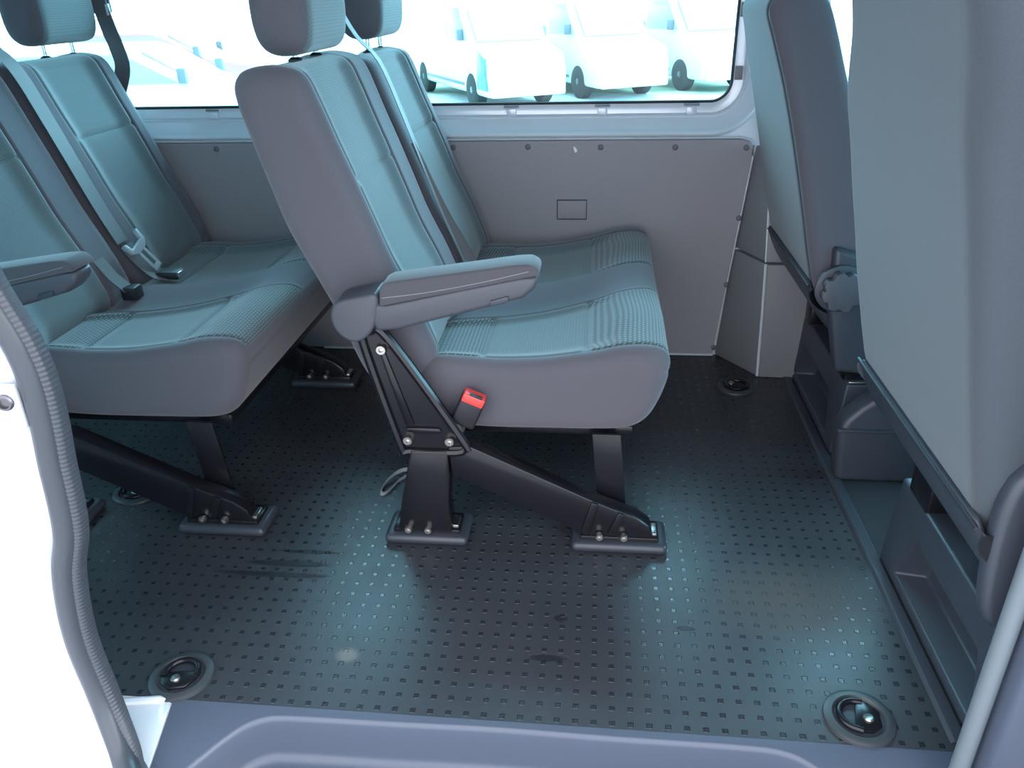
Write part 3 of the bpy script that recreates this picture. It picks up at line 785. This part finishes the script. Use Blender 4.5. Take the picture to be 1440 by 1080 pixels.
# ------------------------------------------------------------------ outside: yard and parked vehicles
bm = bmesh.new()
bm.faces.new([bm.verts.new(c) for c in ((-70, -60, -.56), (70, -60, -.56), (70, 80, -.56), (-70, 80, -.56))])
st(link('ground', bm, M['ground'], smooth=False))
def vehicle(name, loc, heading, label, cat, paint, van=True, group=None, patch=False):
    """nose towards local +x, its left flank on local +y, the wheels on z = 0; front left wheel at (Lf, W)"""
    root = empty(name, (0, 0, 0), label, cat, group)
    H = 1.55 if van else 1.18; Lh = 2.0; W = .64
    if van: side = [(-2.0, .20), (2.0, .20), (2.05, .50), (1.95, .78), (1.35, .92), (.95, 1.40), (.80, H), (-1.9, H), (-2.0, 1.4)]
    else: side = [(-2.0, .22), (2.0, .22), (2.05, .45), (1.95, .66), (1.15, .78), (.55, 1.12), (.35, H), (-1.0, H), (-1.75, .85), (-2.02, .78)]
    link('body', prism(side, 'y', -W, W, .06, 3, 15), M[paint], root)
    wz0, wz1 = (.95, 1.40) if van else (.80, 1.10)
    for s in (-1, 1):
        yy = s*(W+.002)
        if van:
            link('side_window', prism([(.20, wz0), (1.18, wz0), (.84, wz1), (.20, wz1)], 'y', yy-.006, yy+.006, .002), M['car_glass'], root)
        else:
            link('side_window', prism([(-.95, wz0), (.95, wz0), (.42, wz1), (-.85, wz1)], 'y', yy-.006, yy+.006, .002), M['car_glass'], root)
        link('sill_strip', box((-1.0, s*W-.01, .30), (1.0, s*W+.012, .345), .004), M['trim_paint'], root)
        link('door_mirror', box((.98, s*(W+.05)-.05, wz0), (1.08, s*(W+.05)+.05, wz0+.16), .02), M['trim_paint'], root)
        for xw in (-1.28, 1.32):
            t = link('wheel', lathe([(.12, -.09), (.235, -.09), (.262, -.07), (.262, .07), (.235, .09), (.12, .09)], (xw, s*(W-.085), .262), (0, s, 0), 32), M['tyre'], root)
            link('wheel_disc', lathe([(.185, .0), (.178, .088), (.10, .070), (.05, .088), (.001, .088)], (xw, s*(W-.083), .262), (0, s, 0), 32), M['rim'], t)
    link('windscreen', prism([(1.36, .93), (.97, 1.40), (.985, 1.405), (1.375, .935)] if van else [(1.12, .79), (.57, 1.12), (.585, 1.13), (1.135, .80)], 'y', -W+.1, W-.1), M['car_glass'], root)
    link('bumper', box((1.97, -W+.04, .20), (2.09, W-.04, .44), .03, 3), M[paint], root)
    for s in (-1, 1): link('tail_lamp', box((-2.03, s*(W-.10)-.05, .7), (-1.99, s*(W-.10)+.05, 1.0), .01), M['lamp'], root)
    if patch: link('wing_patch', prism([(1.60, .30), (2.02, .30), (1.97, .74), (1.64, .84)], 'y', -W-.012, -W+.01, .003), M['car_blue'], root)  # blue area on one flank, ahead of the front wheel
    root.location = loc; root.rotation_euler = (0, 0, heading)
    return root
def at_wheel(wx, wy, heading, front=True, s=1):
    lx, ly = (1.32 if front else -1.28), s*.555
    c, sn = math.cos(heading), math.sin(heading)
    return (wx-(c*lx-sn*ly), wy-(sn*lx+c*ly), -.56)
g = None
hd = math.radians(-48)
# left flank away from us, nose to the lower right: the visible wheel is the front right one of each
hd = math.radians(-62)
vehicle('van', at_wheel(-.27, 13.7, hd, True, -1), hd, 'white van parked outside, second wheel along in the window', 'van', 'car_white', True)
vehicle('van', at_wheel(1.44, 14.6, hd, True, -1), hd, 'white van parked outside, nearest the right end of the window', 'van', 'car_white', True)
vehicle('van', at_wheel(-1.87, 12.7, hd, True, -1), hd, 'white van parked outside with a light blue patch by its front wheel', 'van', 'car_white', True, patch=True)
vehicle('car', (-5.6, 9.2, -.56), math.radians(8), 'pale car parked outside seen between the two rows of seats', 'car', 'car_white', False)
vehicle('car', (-7.4, 13.2, -.56), math.radians(10), 'pink-red car parked outside, furthest left in the window', 'car', 'car_red', False)

# ------------------------------------------------------------------ light, world, camera
wd = bpy.data.worlds.new('World'); S.world = wd; wd.use_nodes = True
bg = wd.node_tree.nodes['Background']
nt = wd.node_tree
tc = nt.nodes.new('ShaderNodeTexCoord'); dt = nt.nodes.new('ShaderNodeVectorMath'); dt.operation = 'DOT_PRODUCT'
dt.inputs[1].default_value = Vector((.50, .80, .20)).normalized()
nt.links.new(tc.outputs['Generated'], dt.inputs[0])
mr = nt.nodes.new('ShaderNodeMapRange'); mr.interpolation_type = 'SMOOTHSTEP'
for i, v in enumerate((.0, 1.0, 3.7, 21.0)): mr.inputs[i+1].default_value = v
nt.links.new(dt.outputs['Value'], mr.inputs[0]); nt.links.new(mr.outputs[0], bg.inputs[1])
bg.inputs[0].default_value = (.92, .96, 1.06, 1)

cam = bpy.data.cameras.new('Camera'); co = bpy.data.objects.new('Camera', cam); COL.objects.link(co)
pit, yaw, roll = .467, -.1135, -.0272
fw = Vector((math.sin(yaw)*math.cos(pit), math.cos(yaw)*math.cos(pit), -math.sin(pit)))
rt = Vector((math.cos(yaw), -math.sin(yaw), 0)); upv = rt.cross(fw)
r2 = math.cos(roll)*rt + math.sin(roll)*upv; u2 = -math.sin(roll)*rt + math.cos(roll)*upv
mw = Matrix((r2, u2, -fw)).transposed().to_4x4(); mw.translation = Vector((0, 0, 1.068))
co.matrix_world = mw
cam.sensor_width = 36; cam.lens = 1100/1440*36; cam.clip_start = .02
S.camera = co
S.view_settings.view_transform = 'Standard'; S.view_settings.look = 'None'
S.view_settings.exposure = .15; S.view_settings.gamma = 1; S.view_settings.use_curve_mapping = False
S.cycles.max_bounces = 8; S.cycles.diffuse_bounces = 4; S.cycles.transparent_max_bounces = 12
S.cycles.sample_clamp_indirect = 6
